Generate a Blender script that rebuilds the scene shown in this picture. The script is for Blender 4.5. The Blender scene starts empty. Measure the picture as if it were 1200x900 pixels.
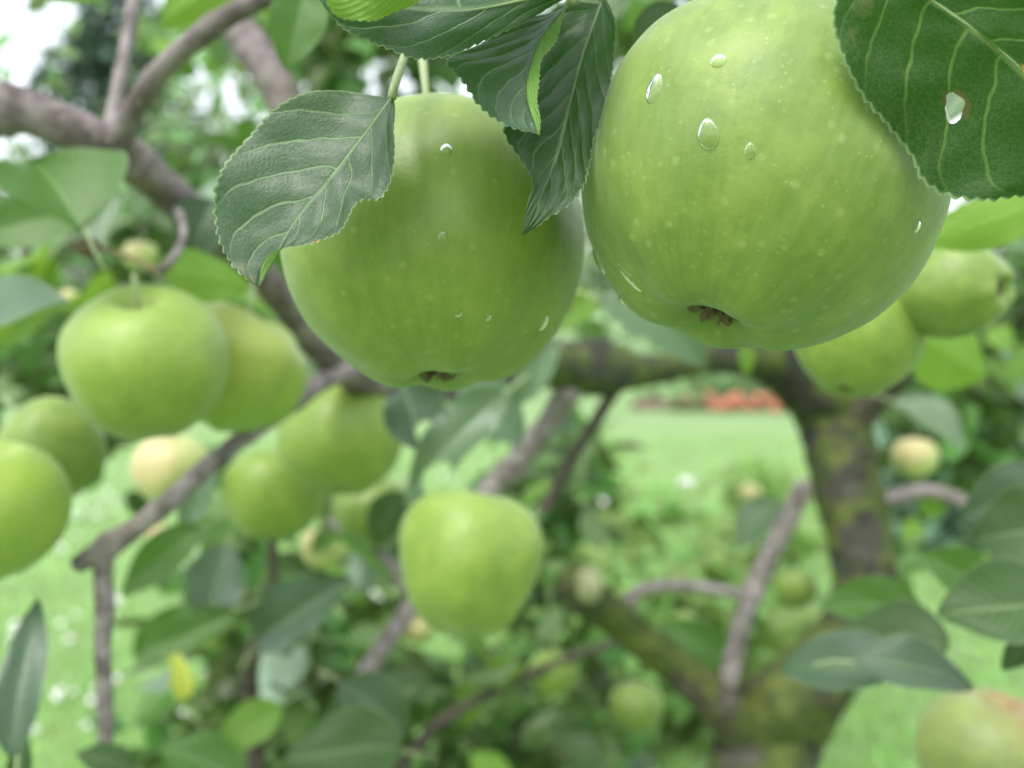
import bpy, bmesh, math, random
from mathutils import Vector, Matrix, noise
from mathutils.bvhtree import BVHTree
R = math.radians
random.seed(11)
sc = bpy.context.scene
C = sc.collection

# ------------------------------------------------------------------ camera
F = 1178.0                       # focal length in pixels of a 1200 px wide frame
CAMH = 1.4
PITCH = R(5.8)
cd = bpy.data.cameras.new('camera'); cam = bpy.data.objects.new('camera', cd); C.objects.link(cam)
cam.location = (0, 0, CAMH); cam.rotation_euler = (R(90) - PITCH, 0, 0)
cd.sensor_width = 36.0; cd.lens = 36.0 * F / 1200.0
cd.clip_start = 0.01; cd.clip_end = 400
cd.dof.use_dof = True; cd.dof.focus_distance = 0.198
cd.dof.aperture_fstop = (cd.lens / 1000) / 0.0034
sc.camera = cam

# ------------------------------------------------------------------ sky, sun, exposure
SUN_EL, SUN_AZ = R(62), R(215)     # direction towards the sun, clockwise from +Y (over the camera's left shoulder)
w = bpy.data.worlds.new('World'); sc.world = w; w.use_nodes = True
nt = w.node_tree; nt.nodes.clear()
wo = nt.nodes.new('ShaderNodeOutputWorld'); bg = nt.nodes.new('ShaderNodeBackground')
sky = nt.nodes.new('ShaderNodeTexSky'); sky.sky_type = 'NISHITA'; sky.sun_disc = False
sky.sun_elevation = SUN_EL; sky.sun_rotation = SUN_AZ; sky.air_density = 1.0; sky.dust_density = 3.0
hs = nt.nodes.new('ShaderNodeHueSaturation'); hs.inputs['Saturation'].default_value = 0.30
hs.inputs['Value'].default_value = 3.9
nt.links.new(sky.outputs[0], hs.inputs['Color']); nt.links.new(hs.outputs[0], bg.inputs[0])
bg.inputs[1].default_value = 0.15
nt.links.new(bg.outputs[0], wo.inputs[0])
sl = bpy.data.lights.new('sun', 'SUN'); sl.energy = 0.9; sl.angle = R(14); sl.color = (1, .97, .92)
so = bpy.data.objects.new('sun', sl); C.objects.link(so)
sd = Vector((math.sin(SUN_AZ) * math.cos(SUN_EL), math.cos(SUN_AZ) * math.cos(SUN_EL), math.sin(SUN_EL)))
so.rotation_euler = sd.to_track_quat('Z', 'Y').to_euler(); so.location = sd * 20
sc.view_settings.view_transform = 'Standard'; sc.view_settings.look = 'None'
sc.view_settings.gamma = 1; sc.view_settings.use_curve_mapping = False
sc.view_settings.exposure = -0.30
sc.render.engine = 'CYCLES'
sc.cycles.use_denoising = True
sc.cycles.max_bounces = 10; sc.cycles.transmission_bounces = 8; sc.cycles.transparent_max_bounces = 8

# ------------------------------------------------------------------ helpers
FWD = Vector((0, math.cos(PITCH), -math.sin(PITCH)))
UP = Vector((0, math.sin(PITCH), math.cos(PITCH)))
RT = Vector((1, 0, 0))
CAM = Vector((0, 0, CAMH))
def P(x, y, d): return CAM + d * (FWD + (x - 600) / F * RT - (y - 450) / F * UP)
def tag(o, label=None, cat=None, group=None, kind=None):
    if label: o['label'] = label
    if cat: o['category'] = cat
    if group: o['group'] = group
    if kind: o['kind'] = kind
    return o
def mesh_obj(name, verts, faces, mat, parent=None, smooth=True, uvs=None):
    me = bpy.data.meshes.new(name); me.from_pydata([tuple(v) for v in verts], [], faces); me.update()
    if uvs is not None:
        ul = me.uv_layers.new(name='UVMap')
        buf = []
        for l in me.loops: buf.extend(uvs[l.vertex_index])
        ul.data.foreach_set('uv', buf)
    if smooth: me.polygons.foreach_set('use_smooth', [True] * len(me.polygons))
    me.materials.append(mat)
    o = bpy.data.objects.new(name, me); C.objects.link(o)
    if parent: o.parent = parent
    return o
def empty(name, loc, mw=None):
    o = bpy.data.objects.new(name, None); C.objects.link(o)
    o.empty_display_size = .01
    if mw is not None: o.matrix_world = mw
    else: o.location = loc
    return o
def spline(pts, n):
    """Catmull-Rom through tuples of any length, n samples, roughly even by chord."""
    pts = [tuple(map(float, p)) for p in pts]
    if len(pts) == 2:
        return [tuple(a + (b - a) * i / (n - 1) for a, b in zip(*pts)) for i in range(n)]
    k = len(pts[0]); m = len(pts)
    L = [0]
    for a, b in zip(pts, pts[1:]):
        L.append(L[-1] + math.sqrt(sum((u - v) ** 2 for u, v in zip(a[:2], b[:2]))) + 1e-9)
    out = []
    for i in range(n):
        s = L[-1] * i / (n - 1); j = 0
        while j < m - 2 and s > L[j + 1]: j += 1
        t = (s - L[j]) / (L[j + 1] - L[j]); t = min(max(t, 0), 1)
        p1, p2 = pts[j], pts[j + 1]
        p0 = pts[j - 1] if j > 0 else tuple(2 * a - b for a, b in zip(p1, p2))
        p3 = pts[j + 2] if j < m - 2 else tuple(2 * b - a for a, b in zip(p1, p2))
        out.append(tuple(.5 * ((2 * b) + (-a + c) * t + (2 * a - 5 * b + 4 * c - d) * t * t + (-a + 3 * b - 3 * c + d) * t ** 3)
                         for a, b, c, d in zip(p0, p1, p2, p3)))
    return out
def tube(pts, rads, seg=12, bump=0.0, freq=60, seed=0, cap=True):
    """pts Vectors, rads floats -> verts, faces. Rounded ends."""
    V, Fc = [], []
    n = len(pts); ref = None
    rings = []
    for i in range(n):
        t = (pts[min(i + 1, n - 1)] - pts[max(i - 1, 0)]).normalized()
        if ref is None:
            ref = t.orthogonal().normalized()
        ref = (ref - t * ref.dot(t)).normalized()
        b = t.cross(ref); ring = []
        for k in range(seg):
            a = 2 * math.pi * k / seg
            d = ref * math.cos(a) + b * math.sin(a)
            r = rads[i]
            if bump:
                q = (pts[i] + d * r) * freq + Vector((seed * 7.3, 0, 0))
                r *= 1 + bump * noise.noise(q) + bump * .5 * noise.noise(q * 2.7)
            ring.append(len(V)); V.append(pts[i] + d * r)
        rings.append(ring)
    for a, b in zip(rings, rings[1:]):
        for k in range(seg):
            Fc.append((a[k], a[(k + 1) % seg], b[(k + 1) % seg], b[k]))
    if cap:
        for ring, e, s in ((rings[0], 0, -1), (rings[-1], n - 1, 1)):
            t = (pts[min(e + 1, n - 1)] - pts[max(e - 1, 0)]).normalized() * s
            c = len(V); V.append(pts[e] + t * rads[e] * .45)
            for k in range(seg):
                f = (ring[k], ring[(k + 1) % seg], c)
                Fc.append(f if s > 0 else f[::-1])
    return V, Fc
def merge(*vf):
    V, Fc = [], []
    for v, f in vf:
        o = len(V); V += v; Fc += [tuple(i + o for i in q) for q in f]
    return V, Fc

# ------------------------------------------------------------------ materials
class N:
    def __init__(s, name):
        s.m = bpy.data.materials.new(name); s.m.use_nodes = True; s.t = s.m.node_tree; s.t.nodes.clear()
        s.out = s.t.nodes.new('ShaderNodeOutputMaterial')
    def n(s, typ, **kw):
        nd = s.t.nodes.new('ShaderNode' + typ)
        for k, v in kw.items(): setattr(nd, k, v)
        return nd
    def l(s, a, b): s.t.links.new(a, b)
    def put(s, sock, v):
        if isinstance(v, bpy.types.NodeSocket): s.l(v, sock)
        else: sock.default_value = v
    def math(s, op, a, b=None, c=None, clamp=False):
        nd = s.n('Math', operation=op); nd.use_clamp = clamp
        s.put(nd.inputs[0], a)
        if b is not None: s.put(nd.inputs[1], b)
        if c is not None: s.put(nd.inputs[2], c)
        return nd.outputs[0]
    def smooth(s, x, a, b, o0=0.0, o1=1.0):
        nd = s.n('MapRange', interpolation_type='SMOOTHSTEP')
        s.put(nd.inputs['Value'], x)
        nd.inputs['From Min'].default_value = a; nd.inputs['From Max'].default_value = b
        nd.inputs['To Min'].default_value = o0; nd.inputs['To Max'].default_value = o1
        return nd.outputs[0]
    def mix(s, f, a, b, blend='MIX'):
        nd = s.n('Mix', data_type='RGBA', blend_type=blend)
        s.put(nd.inputs[0], f)
        for sk, v in ((nd.inputs[6], a), (nd.inputs[7], b)):
            s.put(sk, v if isinstance(v, bpy.types.NodeSocket) else (*v[:3], 1))
        return nd.outputs[2]
    def noise(s, vec, scale, detail=3, rough=.55):
        nd = s.n('TexNoise'); nd.inputs['Scale'].default_value = scale; nd.inputs['Detail'].default_value = detail
        nd.inputs['Roughness'].default_value = rough
        if vec is not None: s.l(vec, nd.inputs['Vector'])
        return nd.outputs['Fac']
    def vscale(s, vec, sc3):
        nd = s.n('VectorMath', operation='MULTIPLY'); s.l(vec, nd.inputs[0]); nd.inputs[1].default_value = sc3
        return nd.outputs[0]
    def bump(s, h, strength, dist, normal=None):
        nd = s.n('Bump'); nd.inputs['Strength'].default_value = strength; nd.inputs['Distance'].default_value = dist
        s.l(h, nd.inputs['Height'])
        if normal: s.l(normal, nd.inputs['Normal'])
        return nd.outputs[0]
    def bsdf(s, **kw):
        b = s.n('BsdfPrincipled')
        for k, v in kw.items():
            sk = b.inputs[k.replace('_', ' ')]
            if isinstance(v, bpy.types.NodeSocket): s.l(v, sk)
            elif isinstance(v, tuple) and len(v) == 3 and sk.type == 'RGBA': sk.default_value = (*v, 1)
            else: sk.default_value = v
        return b

def leaf_mat(name, top, under, vein=(.20, .30, .12), trans=.35, tcol=None, rough=.42, spots=(), blemish=.25, veins=11, detail=True, coat=0.06, spec=.42):
    k = N(name)
    uv = k.n('UVMap').outputs[0]
    sx = k.n('SeparateXYZ'); k.l(uv, sx.inputs[0])
    U, Vv = sx.outputs[0], sx.outputs[1]
    tc = k.n('TexCoord').outputs['Object']
    geo = k.n('NewGeometry'); oi = k.n('ObjectInfo')
    # veins from the leaf's own coordinates
    nz = k.noise(uv, 3.2, 2)
    av = k.math('ABSOLUTE', Vv)
    bend = k.math('MULTIPLY', k.math('POWER', av, 1.2), .33)
    u2 = k.math('SUBTRACT', k.math('ADD', U, k.math('MULTIPLY', nz, .06)), bend)
    side = k.math('MULTIPLY', k.math('GREATER_THAN', Vv, 0), .45)
    f = k.math('ADD', k.math('MULTIPLY', u2, float(veins)), side)
    fr = k.math('ABSOLUTE', k.math('SUBTRACT', k.math('FRACT', f), .5))      # 0 on the vein
    fade = k.smooth(av, .55, 1.0, 1.0, .25)
    lat = k.math('MULTIPLY', k.smooth(fr, 0.012, .07, 1, 0), fade)
    mid = k.smooth(av, .008, .05, 1, 0)
    vn = k.math('MAXIMUM', lat, mid)
    # net of small veins
    vor = k.n('TexVoronoi', feature='DISTANCE_TO_EDGE'); vor.inputs['Scale'].default_value = 1.0
    k.l(k.vscale(uv, (52, 20, 1)), vor.inputs['Vector'])
    net = k.smooth(vor.outputs['Distance'], 0.0, .09, 1, 0)
    vor2 = k.n('TexVoronoi', feature='DISTANCE_TO_EDGE'); vor2.inputs['Scale'].default_value = 1.0
    k.l(k.vscale(uv, (120, 42, 1)), vor2.inputs['Vector'])
    net2 = k.smooth(vor2.outputs['Distance'], 0.0, .12, 1, 0)
    # colour
    rnd = oi.outputs['Random']
    n1 = k.noise(tc, 60, 4)
    topc = k.mix(k.math('MULTIPLY', n1, .8), top, tuple(c * 1.75 for c in top))
    topc = k.mix(k.math('MULTIPLY', rnd, .45), topc, tuple(a * b for a, b in zip(top, (1.9, 1.35, .9))))
    if detail:
        topc = k.mix(k.math('MULTIPLY', net2, .22), topc, vein)
        topc = k.mix(k.math('MULTIPLY', net, .16), topc, vein)
    topc = k.mix(k.math('MULTIPLY', vn, .62), topc, vein)
    und = k.mix(k.math('MULTIPLY', n1, .5), under, tuple(c * 1.3 for c in under))
    und = k.mix(k.math('MULTIPLY', k.math('MAXIMUM', vn, k.math('MULTIPLY', net, .4)), .6), und, tuple(min(1, c * 1.7) for c in under))
    col = k.mix(geo.outputs['Backfacing'], topc, und)
    edge = k.smooth(av, .965, .995)
    col = k.mix(k.math('MULTIPLY', edge, .6), col, (.30, .42, .20))
    if blemish:
        bl = k.smooth(k.noise(tc, 130, 3), .68, .74)
        col = k.mix(k.math('MULTIPLY', bl, blemish), col, (.22, .16, .07))
    for (su, sv, sr, scol) in spots:
        du = k.math('MULTIPLY', k.math('SUBTRACT', U, su), 2.0)
        dv = k.math('SUBTRACT', Vv, sv)
        dd = k.math('SQRT', k.math('ADD', k.math('MULTIPLY', du, du), k.math('MULTIPLY', dv, dv)))
        dd = k.math('ADD', dd, k.math('MULTIPLY', k.math('SUBTRACT', k.noise(uv, 30, 2), .5), sr * 1.2))
        col = k.mix(k.smooth(dd, sr * .6, sr, 1, 0), col, scol)
    # relief: the blade swells between the veins
    h = k.math('MULTIPLY', k.math('SUBTRACT', 1, vn), 1.0)
    h = k.math('ADD', h, k.math('MULTIPLY', k.smooth(fr, 0, .4), 1.2))
    if detail:
        h = k.math('ADD', h, k.math('MULTIPLY', k.smooth(vor.outputs['Distance'], 0, .4), .22))
    nb = k.bump(h, .55, .00030)
    rg = k.math('ADD', k.math('MULTIPLY', geo.outputs['Backfacing'], .3), k.math('ADD', k.math('MULTIPLY', n1, .12), rough - .06))
    b = k.bsdf(Base_Color=col, Roughness=rg, Normal=nb, Coat_Weight=coat, Coat_Roughness=.3, Specular_IOR_Level=spec)
    tr = k.n('BsdfTranslucent')
    tcl = tcol or tuple(min(1, c) for c in (top[0] * 3.4 + .03, top[1] * 3.2 + .08, top[2] * 1.2))
    tcc = k.mix(k.math('MULTIPLY', vn, .5), tcl, tuple(min(1, c * 1.6) for c in tcl))
    k.l(tcc, tr.inputs['Color']); k.l(nb, tr.inputs['Normal'])
    mx = k.n('MixShader'); mx.inputs[0].default_value = trans
    k.l(b.outputs[0], mx.inputs[1]); k.l(tr.outputs[0], mx.inputs[2]); k.l(mx.outputs[0], k.out.inputs[0])
    return k.m

def apple_mat(name, base=(.128, .212, .028), light=(.176, .264, .060), blush=None, blush_amt=.5, rough=.42, yellow=0.0):
    k = N(name)
    tc = k.n('TexCoord').outputs['Object']
    oi = k.n('ObjectInfo').outputs['Random']
    sx = k.n('SeparateXYZ'); k.l(tc, sx.inputs[0])
    X, Y, Z = sx.outputs
    ang = k.math('ARCTAN2', Y, X)
    # streaks that run from stalk to eye, and softer mottling
    cv = k.n('CombineXYZ'); k.l(k.math('MULTIPLY', ang, 6.0), cv.inputs[0]); k.l(k.math('MULTIPLY', Z, 1.3), cv.inputs[1]); cv.inputs[2].default_value = 0
    streak = k.noise(cv.outputs[0], 2.6, 4, .6)
    mot = k.noise(tc, 3.0, 4, .6)
    fine = k.noise(tc, 38, 3, .7)
    c = k.mix(k.math('MULTIPLY', k.smooth(streak, .30, .75), .75), base, light)
    c = k.mix(k.math('MULTIPLY', k.smooth(mot, .42, .68), .55), c, tuple(a * .5 + b * .5 for a, b in zip(light, (.30, .40, .05))))
    c = k.mix(k.math('MULTIPLY', k.smooth(fine, .5, .72), .30), c, light)
    # paler round the eye and the shoulder
    c = k.mix(k.smooth(Z, .45, 1.0, 0, .30), c, tuple(min(1, v * 1.12) for v in light))
    # lenticels
    vo = k.n('TexVoronoi', feature='F1'); vo.inputs['Scale'].default_value = 9.5; k.l(tc, vo.inputs['Vector'])
    keep = k.n('SeparateColor'); k.l(vo.outputs['Color'], keep.inputs[0])
    dot = k.math('MULTIPLY', k.smooth(vo.outputs['Distance'], .10, .30, 1, 0), k.math('GREATER_THAN', keep.outputs[0], .35))
    c = k.mix(k.math('MULTIPLY', dot, .15), c, (.50, .60, .26))
    vf = k.n('TexVoronoi', feature='F1'); vf.inputs['Scale'].default_value = 23; k.l(tc, vf.inputs['Vector'])
    kf = k.n('SeparateColor'); k.l(vf.outputs['Color'], kf.inputs[0])
    fd = k.math('MULTIPLY', k.smooth(vf.outputs['Distance'], .08, .26, 1, 0), k.math('MULTIPLY', k.smooth(kf.outputs[0], .4, 1), .20))
    c = k.mix(fd, c, (.52, .60, .30))
    core = k.math('MULTIPLY', k.smooth(vo.outputs['Distance'], .03, .06, 1, 0), k.math('GREATER_THAN', keep.outputs[1], .6))
    c = k.mix(k.math('MULTIPLY', core, .35), c, (.30, .27, .09))
    # russet scuffs
    rs = k.math('MULTIPLY', k.smooth(k.noise(tc, 9, 6, .8), .62, .74), .55)
    c = k.mix(rs, c, (.30, .26, .10))
    # stalk cavity is pale, eye basin is a little brown
    rr = k.math('SQRT', k.math('ADD', k.math('MULTIPLY', X, X), k.math('MULTIPLY', Y, Y)))
    eye = k.math('MULTIPLY', k.smooth(rr, .06, .20, 1, 0), k.math('LESS_THAN', Z, 0))
    c = k.mix(k.math('MULTIPLY', eye, .6), c, (.14, .14, .035))
    cav = k.math('MULTIPLY', k.smooth(rr, .05, .28, 1, 0), k.math('GREATER_THAN', Z, 0))
    c = k.mix(k.math('MULTIPLY', cav, .5), c, (.30, .30, .10))
    if blush:
        bx = k.smooth(k.math('ADD', k.math('ADD', k.math('MULTIPLY', X, -.7), k.math('MULTIPLY', Z, .45)), k.math('MULTIPLY', k.math('SUBTRACT', streak, .5), 1.3)), .05, .75)
        c = k.mix(k.math('MULTIPLY', bx, blush_amt), c, blush)
    c = k.mix(k.math('MULTIPLY', oi, .20), c, (.26, .36, .04))
    hb = k.math('ADD', k.math('MULTIPLY', fine, .3), k.math('MULTIPLY', mot, 1.5))
    nb = k.bump(hb, .05, .02)
    rg = k.math('ADD', k.math('MULTIPLY', mot, .22), rough - .1)
    b = k.bsdf(Base_Color=c, Roughness=rg, Normal=nb, Subsurface_Weight=.18, Subsurface_Radius=(.6, 1.0, .25), Subsurface_Scale=.004,
               Sheen_Weight=.16, Sheen_Roughness=.45, Sheen_Tint=(.85, .95, .95), Specular_IOR_Level=.45)
    k.l(b.outputs[0], k.out.inputs[0])
    return k.m

def bark_mat(name, base=(.17, .135, .125), light=(.36, .31, .30), moss=0.0, mosscol=(.11, .13, .02), scale=55, bumpd=.0016):
    k = N(name)
    tc = k.n('TexCoord').outputs['Object']
    n1 = k.noise(tc, scale, 6, .65); n2 = k.noise(tc, scale * .22, 3)
    vo = k.n('TexVoronoi', feature='F1'); vo.inputs['Scale'].default_value = scale * 2.4; k.l(tc, vo.inputs['Vector'])
    c = k.mix(k.smooth(n1, .35, .68), base, light)
    c = k.mix(k.math('MULTIPLY', k.smooth(n2, .5, .7), .35), c, (.20, .19, .12))
    c = k.mix(k.math('MULTIPLY', k.smooth(vo.outputs['Distance'], .08, .22, 1, 0), .35), c, (.42, .36, .32))
    c = k.mix(k.math('MULTIPLY', k.smooth(n1, .30, .38, 1, 0), .6), c, tuple(v * .35 for v in base))
    if moss:
        m = k.smooth(k.noise(tc, scale * .45, 5, .7), .66 - moss * .32, .76 - moss * .30)
        mc = k.mix(k.smooth(k.noise(tc, scale * .9, 4), .4, .65), mosscol, (.085, .11, .018))
        c = k.mix(m, c, mc)
    h = k.math('ADD', n1, k.math('MULTIPLY', vo.outputs['Distance'], .4))
    b = k.bsdf(Base_Color=c, Roughness=.72, Normal=k.bump(h, .8, bumpd), Specular_IOR_Level=.35)
    k.l(b.outputs[0], k.out.inputs[0]); return k.m

def plain_mat(name, col, var=None, rough=.6, scale=40, trans=0, bump=0, isl=None):
    k = N(name)
    tc = k.n('TexCoord').outputs['Object']
    f = k.noise(tc, scale, 4)
    c = k.mix(k.smooth(f, .3, .7), col, var or tuple(min(1, v * 1.4) for v in col))
    if isl:
        g = k.n('NewGeometry').outputs['Random Per Island']
        hsn = k.n('HueSaturation'); k.l(c, hsn.inputs['Color'])
        k.l(k.smooth(g, 0, 1, .465, .52), hsn.inputs['Hue']); k.l(k.smooth(g, 0, 1, *isl), hsn.inputs['Value'])
        c = hsn.outputs[0]
    b = k.bsdf(Base_Color=c, Roughness=rough)
    if bump: k.l(k.bump(f, .6, bump), b.inputs['Normal'])
    if trans:
        tr = k.n('BsdfTranslucent')
        hv = k.n('HueSaturation'); k.l(c, hv.inputs['Color']); hv.inputs['Value'].default_value = 1.9; hv.inputs['Hue'].default_value = .485
        k.l(hv.outputs[0], tr.inputs['Color'])
        mx = k.n('MixShader'); mx.inputs[0].default_value = trans
        k.l(b.outputs[0], mx.inputs[1]); k.l(tr.outputs[0], mx.inputs[2]); k.l(mx.outputs[0], k.out.inputs[0])
    else: k.l(b.outputs[0], k.out.inputs[0])
    return k.m

M = {}
M['dark'] = leaf_mat('leaf_dark_green', (.016, .048, .010), (.09, .15, .055), trans=.14)
M['mid'] = leaf_mat('leaf_mid_green', (.034, .090, .016), (.14, .23, .08), trans=.28)
M['bright'] = leaf_mat('leaf_bright_green', (.075, .17, .018), (.17, .31, .05), trans=.45, tcol=(.24, .42, .035))
M['yellow'] = leaf_mat('leaf_yellow_green', (.36, .42, .07), (.42, .48, .12), trans=.45, tcol=(.6, .7, .12))
M['blue'] = leaf_mat('leaf_sky_sheen', (.060, .110, .080), (.20, .28, .20), trans=.22, rough=.34, coat=.4)  # bluish sky reflection on the upper faces put into the leaf colour
M['teal'] = leaf_mat('leaf_teal', (.022, .052, .034), (.11, .17, .11), trans=.12, rough=.36, coat=.35)
M['hero_left'] = leaf_mat('leaf_wet_toothed', (.016, .046, .020), (.24, .36, .12), vein=(.17, .27, .13), trans=.2, rough=.42,
                          spots=((.70, 1.0, .05, (.45, .22, .04)), (.98, 0.0, .10, (.26, .25, .16))), veins=6, coat=.12)
M['hero_right'] = leaf_mat('leaf_backlit_holed', (.011, .042, .007), (.2, .3, .12), vein=(.15, .24, .06), trans=.28, tcol=(.05, .20, .012),
                           spots=((.56, .05, .07, (.50, .26, .03)), (.502, -.5, .105, (.10, .075, .03))), veins=7, coat=0.0, rough=.55, spec=.25)
M['hero_fold'] = leaf_mat('leaf_puckered', (.024, .062, .028), (.13, .26, .04), vein=(.16, .25, .14), trans=.2, veins=8, rough=.42, coat=.12)
M['hero_deep'] = leaf_mat('leaf_deep_green', (.010, .036, .008), (.25, .34, .2), vein=(.09, .17, .05), trans=.22, tcol=(.05, .20, .015), veins=8, rough=.45, coat=.05, spec=.4)
M['rib_deep'] = plain_mat('deep_rib', (.10, .17, .05), (.13, .2, .07), .5, 300)
M['rib'] = plain_mat('pale_rib', (.15, .23, .09), (.2, .29, .12), .5, 300)
M['stalk'] = plain_mat('leaf_stalk', (.22, .30, .12), (.32, .38, .2), .5, 300)
M['redstalk'] = plain_mat('red_stalk', (.22, .10, .07), (.30, .26, .12), .5, 300)
M['strawstalk'] = plain_mat('straw_stalk', (.50, .45, .20), (.58, .48, .30), .6, 200)
M['calyx'] = plain_mat('calyx_brown', (.035, .03, .015), (.20, .15, .08), .8, 700)
M['apple'] = apple_mat('apple_green_skin')
M['apple_y'] = apple_mat('apple_fresh_skin', (.150, .250, .026), (.215, .320, .066))
M['apple_pale'] = apple_mat('apple_pale_skin', (.38, .48, .13), (.55, .60, .28), blush=(.62, .34, .27), blush_amt=.45)
M['apple_pink'] = apple_mat('apple_blushed_skin', (.20, .34, .035), (.28, .40, .07), blush=(.45, .26, .12), blush_amt=.22)
M['apple_red'] = apple_mat('apple_striped_skin', (.15, .20, .05), (.23, .26, .09), blush=(.30, .10, .07), blush_amt=.7)
M['bark'] = bark_mat('branch_bark', base=(.085, .066, .062), light=(.25, .215, .215), moss=.0)
M['twigbark'] = bark_mat('twig_bark', (.11, .09, .088), (.30, .265, .262), scale=90, bumpd=.0008)
M['darkbark'] = bark_mat('dark_bark', (.035, .028, .022), (.10, .08, .065), scale=50)
M['trunkbark'] = bark_mat('trunk_bark', (.016, .016, .011), (.050, .050, .038), moss=.72, mosscol=(.035, .055, .008), scale=30, bumpd=.004)
M['mossbark'] = bark_mat('moss_covered_bark', (.022, .02, .014), (.09, .075, .06), moss=.8, mosscol=(.035, .055, .008), scale=28, bumpd=.005)
M['lichen'] = plain_mat('cut_wood', (.2, .22, .10), (.36, .37, .22), .8, 60)
M['fern'] = plain_mat('crown_leaf', (.10, .19, .07), (.16, .26, .11), .5, 4, .35, isl=(.6, 1.7))
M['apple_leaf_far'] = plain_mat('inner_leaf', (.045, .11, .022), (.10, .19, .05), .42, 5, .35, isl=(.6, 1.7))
M['fern_b'] = plain_mat('garden_leaf', (.19, .33, .10), (.26, .39, .15), .5, 4, .5, isl=(.8, 1.3))
M['fern_s'] = plain_mat('glaucous_shrub_leaf', (.10, .19, .12), (.18, .28, .20), .4, 4, .25, isl=(.6, 1.7))
M['far'] = plain_mat('far_tree_leaf', (.045, .085, .055), (.06, .11, .07), .6, 2, .15, isl=(.6, 1.7))
M['white'] = plain_mat('white_petal', (.75, .72, .74), (.85, .82, .82), .7, 30)
M['red'] = plain_mat('red_petal', (.42, .11, .05), (.52, .22, .13), .6, 8)
M['orange'] = plain_mat('orange_petal', (.8, .28, .04), (.8, .35, .1), .6, 30)
M['soil'] = plain_mat('soil', (.09, .06, .045), (.17, .12, .09), .9, 6)
k = N('lawn'); tc = k.n('TexCoord').outputs['Object']
a = k.noise(tc, 1.2, 5); b_ = k.noise(tc, 70, 4, .7)
c = k.mix(k.smooth(a, .35, .65), (.17, .29, .10), (.21, .33, .125))
c = k.mix(k.smooth(b_, .35, .65), c, (.26, .40, .16))
bb = k.bsdf(Base_Color=c, Roughness=.85, Normal=k.bump(b_, .7, .03)); k.l(bb.outputs[0], k.out.inputs[0]); M['lawn'] = k.m
M['blade'] = plain_mat('grass_blade', (.19, .34, .10), (.27, .42, .15), .5, 3, .4, isl=(.6, 1.7))
k = N('water'); bb = k.bsdf(Base_Color=(1, 1, 1), Roughness=.02, IOR=1.33, Transmission_Weight=1.0); k.l(bb.outputs[0], k.out.inputs[0]); M['water'] = k.m

# ------------------------------------------------------------------ ground
def grid_plane(name, x0, x1, y0, y1, nx, ny, z, mat, amp=0):
    V = [Vector((x0 + (x1 - x0) * i / nx, y0 + (y1 - y0) * j / ny, 0)) for j in range(ny + 1) for i in range(nx + 1)]
    for v in V: v.z = z + amp * noise.noise(v * .35)
    Fc = [(j * (nx + 1) + i, j * (nx + 1) + i + 1, (j + 1) * (nx + 1) + i + 1, (j + 1) * (nx + 1) + i) for j in range(ny) for i in range(nx)]
    return mesh_obj(name, V, Fc, mat)
tag(grid_plane('lawn', -150, 150, -20, 280, 60, 60, 0, M['lawn']), kind='structure')

def blades(name, n, wedge, h0, h1, wd, mat, z=0):
    V, Fc = [], []
    for _ in range(n):
        y = wedge[0] + (wedge[1] - wedge[0]) * random.random() ** 1.5
        x = (random.random() * 2 - 1) * (y * .56 + .3)
        h = random.uniform(h0, h1); a = random.uniform(0, 6.28); dx, dy = math.cos(a) * wd, math.sin(a) * wd
        lx, ly = random.gauss(0, h * .5), random.gauss(0, h * .5)
        o = len(V)
        V += [(x - dx, y - dy, z), (x + dx, y + dy, z), (x + lx * .4 + dx * .6, y + ly * .4 + dy * .6, z + h * .6), (x + lx * .4 - dx * .6, y + ly * .4 - dy * .6, z + h * .6), (x + lx, y + ly, z + h)]
        Fc += [(o, o + 1, o + 2, o + 3), (o + 3, o + 2, o + 4)]
    return mesh_obj(name, V, Fc, mat)
tag(blades('lawn_grass', 60000, (2.2, 9), .03, .07, .0035, M['blade']), 'short bright green lawn grass seen out of focus below the branches', 'grass', kind='stuff')

def ball(c, r, seg=6, squash=1.0):
    V = [Vector((c[0], c[1], c[2] + r * squash))]; Fc = []
    for j in range(1, seg // 2 + 1):
        th = math.pi * j / (seg // 2 + 1)
        for i in range(seg):
            ph = 2 * math.pi * i / seg
            V.append(Vector((c[0] + r * math.sin(th) * math.cos(ph), c[1] + r * math.sin(th) * math.sin(ph), c[2] + r * squash * math.cos(th))))
    m = seg // 2
    V.append(Vector((c[0], c[1], c[2] - r * squash))); e = len(V) - 1
    for i in range(seg):
        Fc.append((0, 1 + i, 1 + (i + 1) % seg))
        for j in range(m - 1):
            Fc.append((1 + j * seg + i, 1 + (j + 1) * seg + i, 1 + (j + 1) * seg + (i + 1) % seg, 1 + j * seg + (i + 1) % seg))
        Fc.append((1 + (m - 1) * seg + (i + 1) % seg, 1 + (m - 1) * seg + i, e))
    return V, Fc
def balls(name, centers, r0, r1, mat, parent=None, squash=.8):
    V, Fc = [], []
    for c_ in centers:
        v, f = ball(c_, random.uniform(r0, r1), 6, squash); o = len(V); V += v; Fc += [tuple(i + o for i in q) for q in f]
    return mesh_obj(name, V, Fc, mat, parent)
cl = []
for _ in range(1500):
    y = random.uniform(2.2, 7.5); x = (random.random() * 2 - 1) * (y * .56)
    if noise.noise(Vector((x * 1.7, y * 1.7, 3))) > .02 and x < y * .12: cl.append((x, y, random.uniform(.05, .075)))
tag(balls('clover_flowers', cl, .010, .016, M['white']), 'scattered small white clover flowers in the blurred lawn at lower left', 'clover flowers', kind='stuff')

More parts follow.
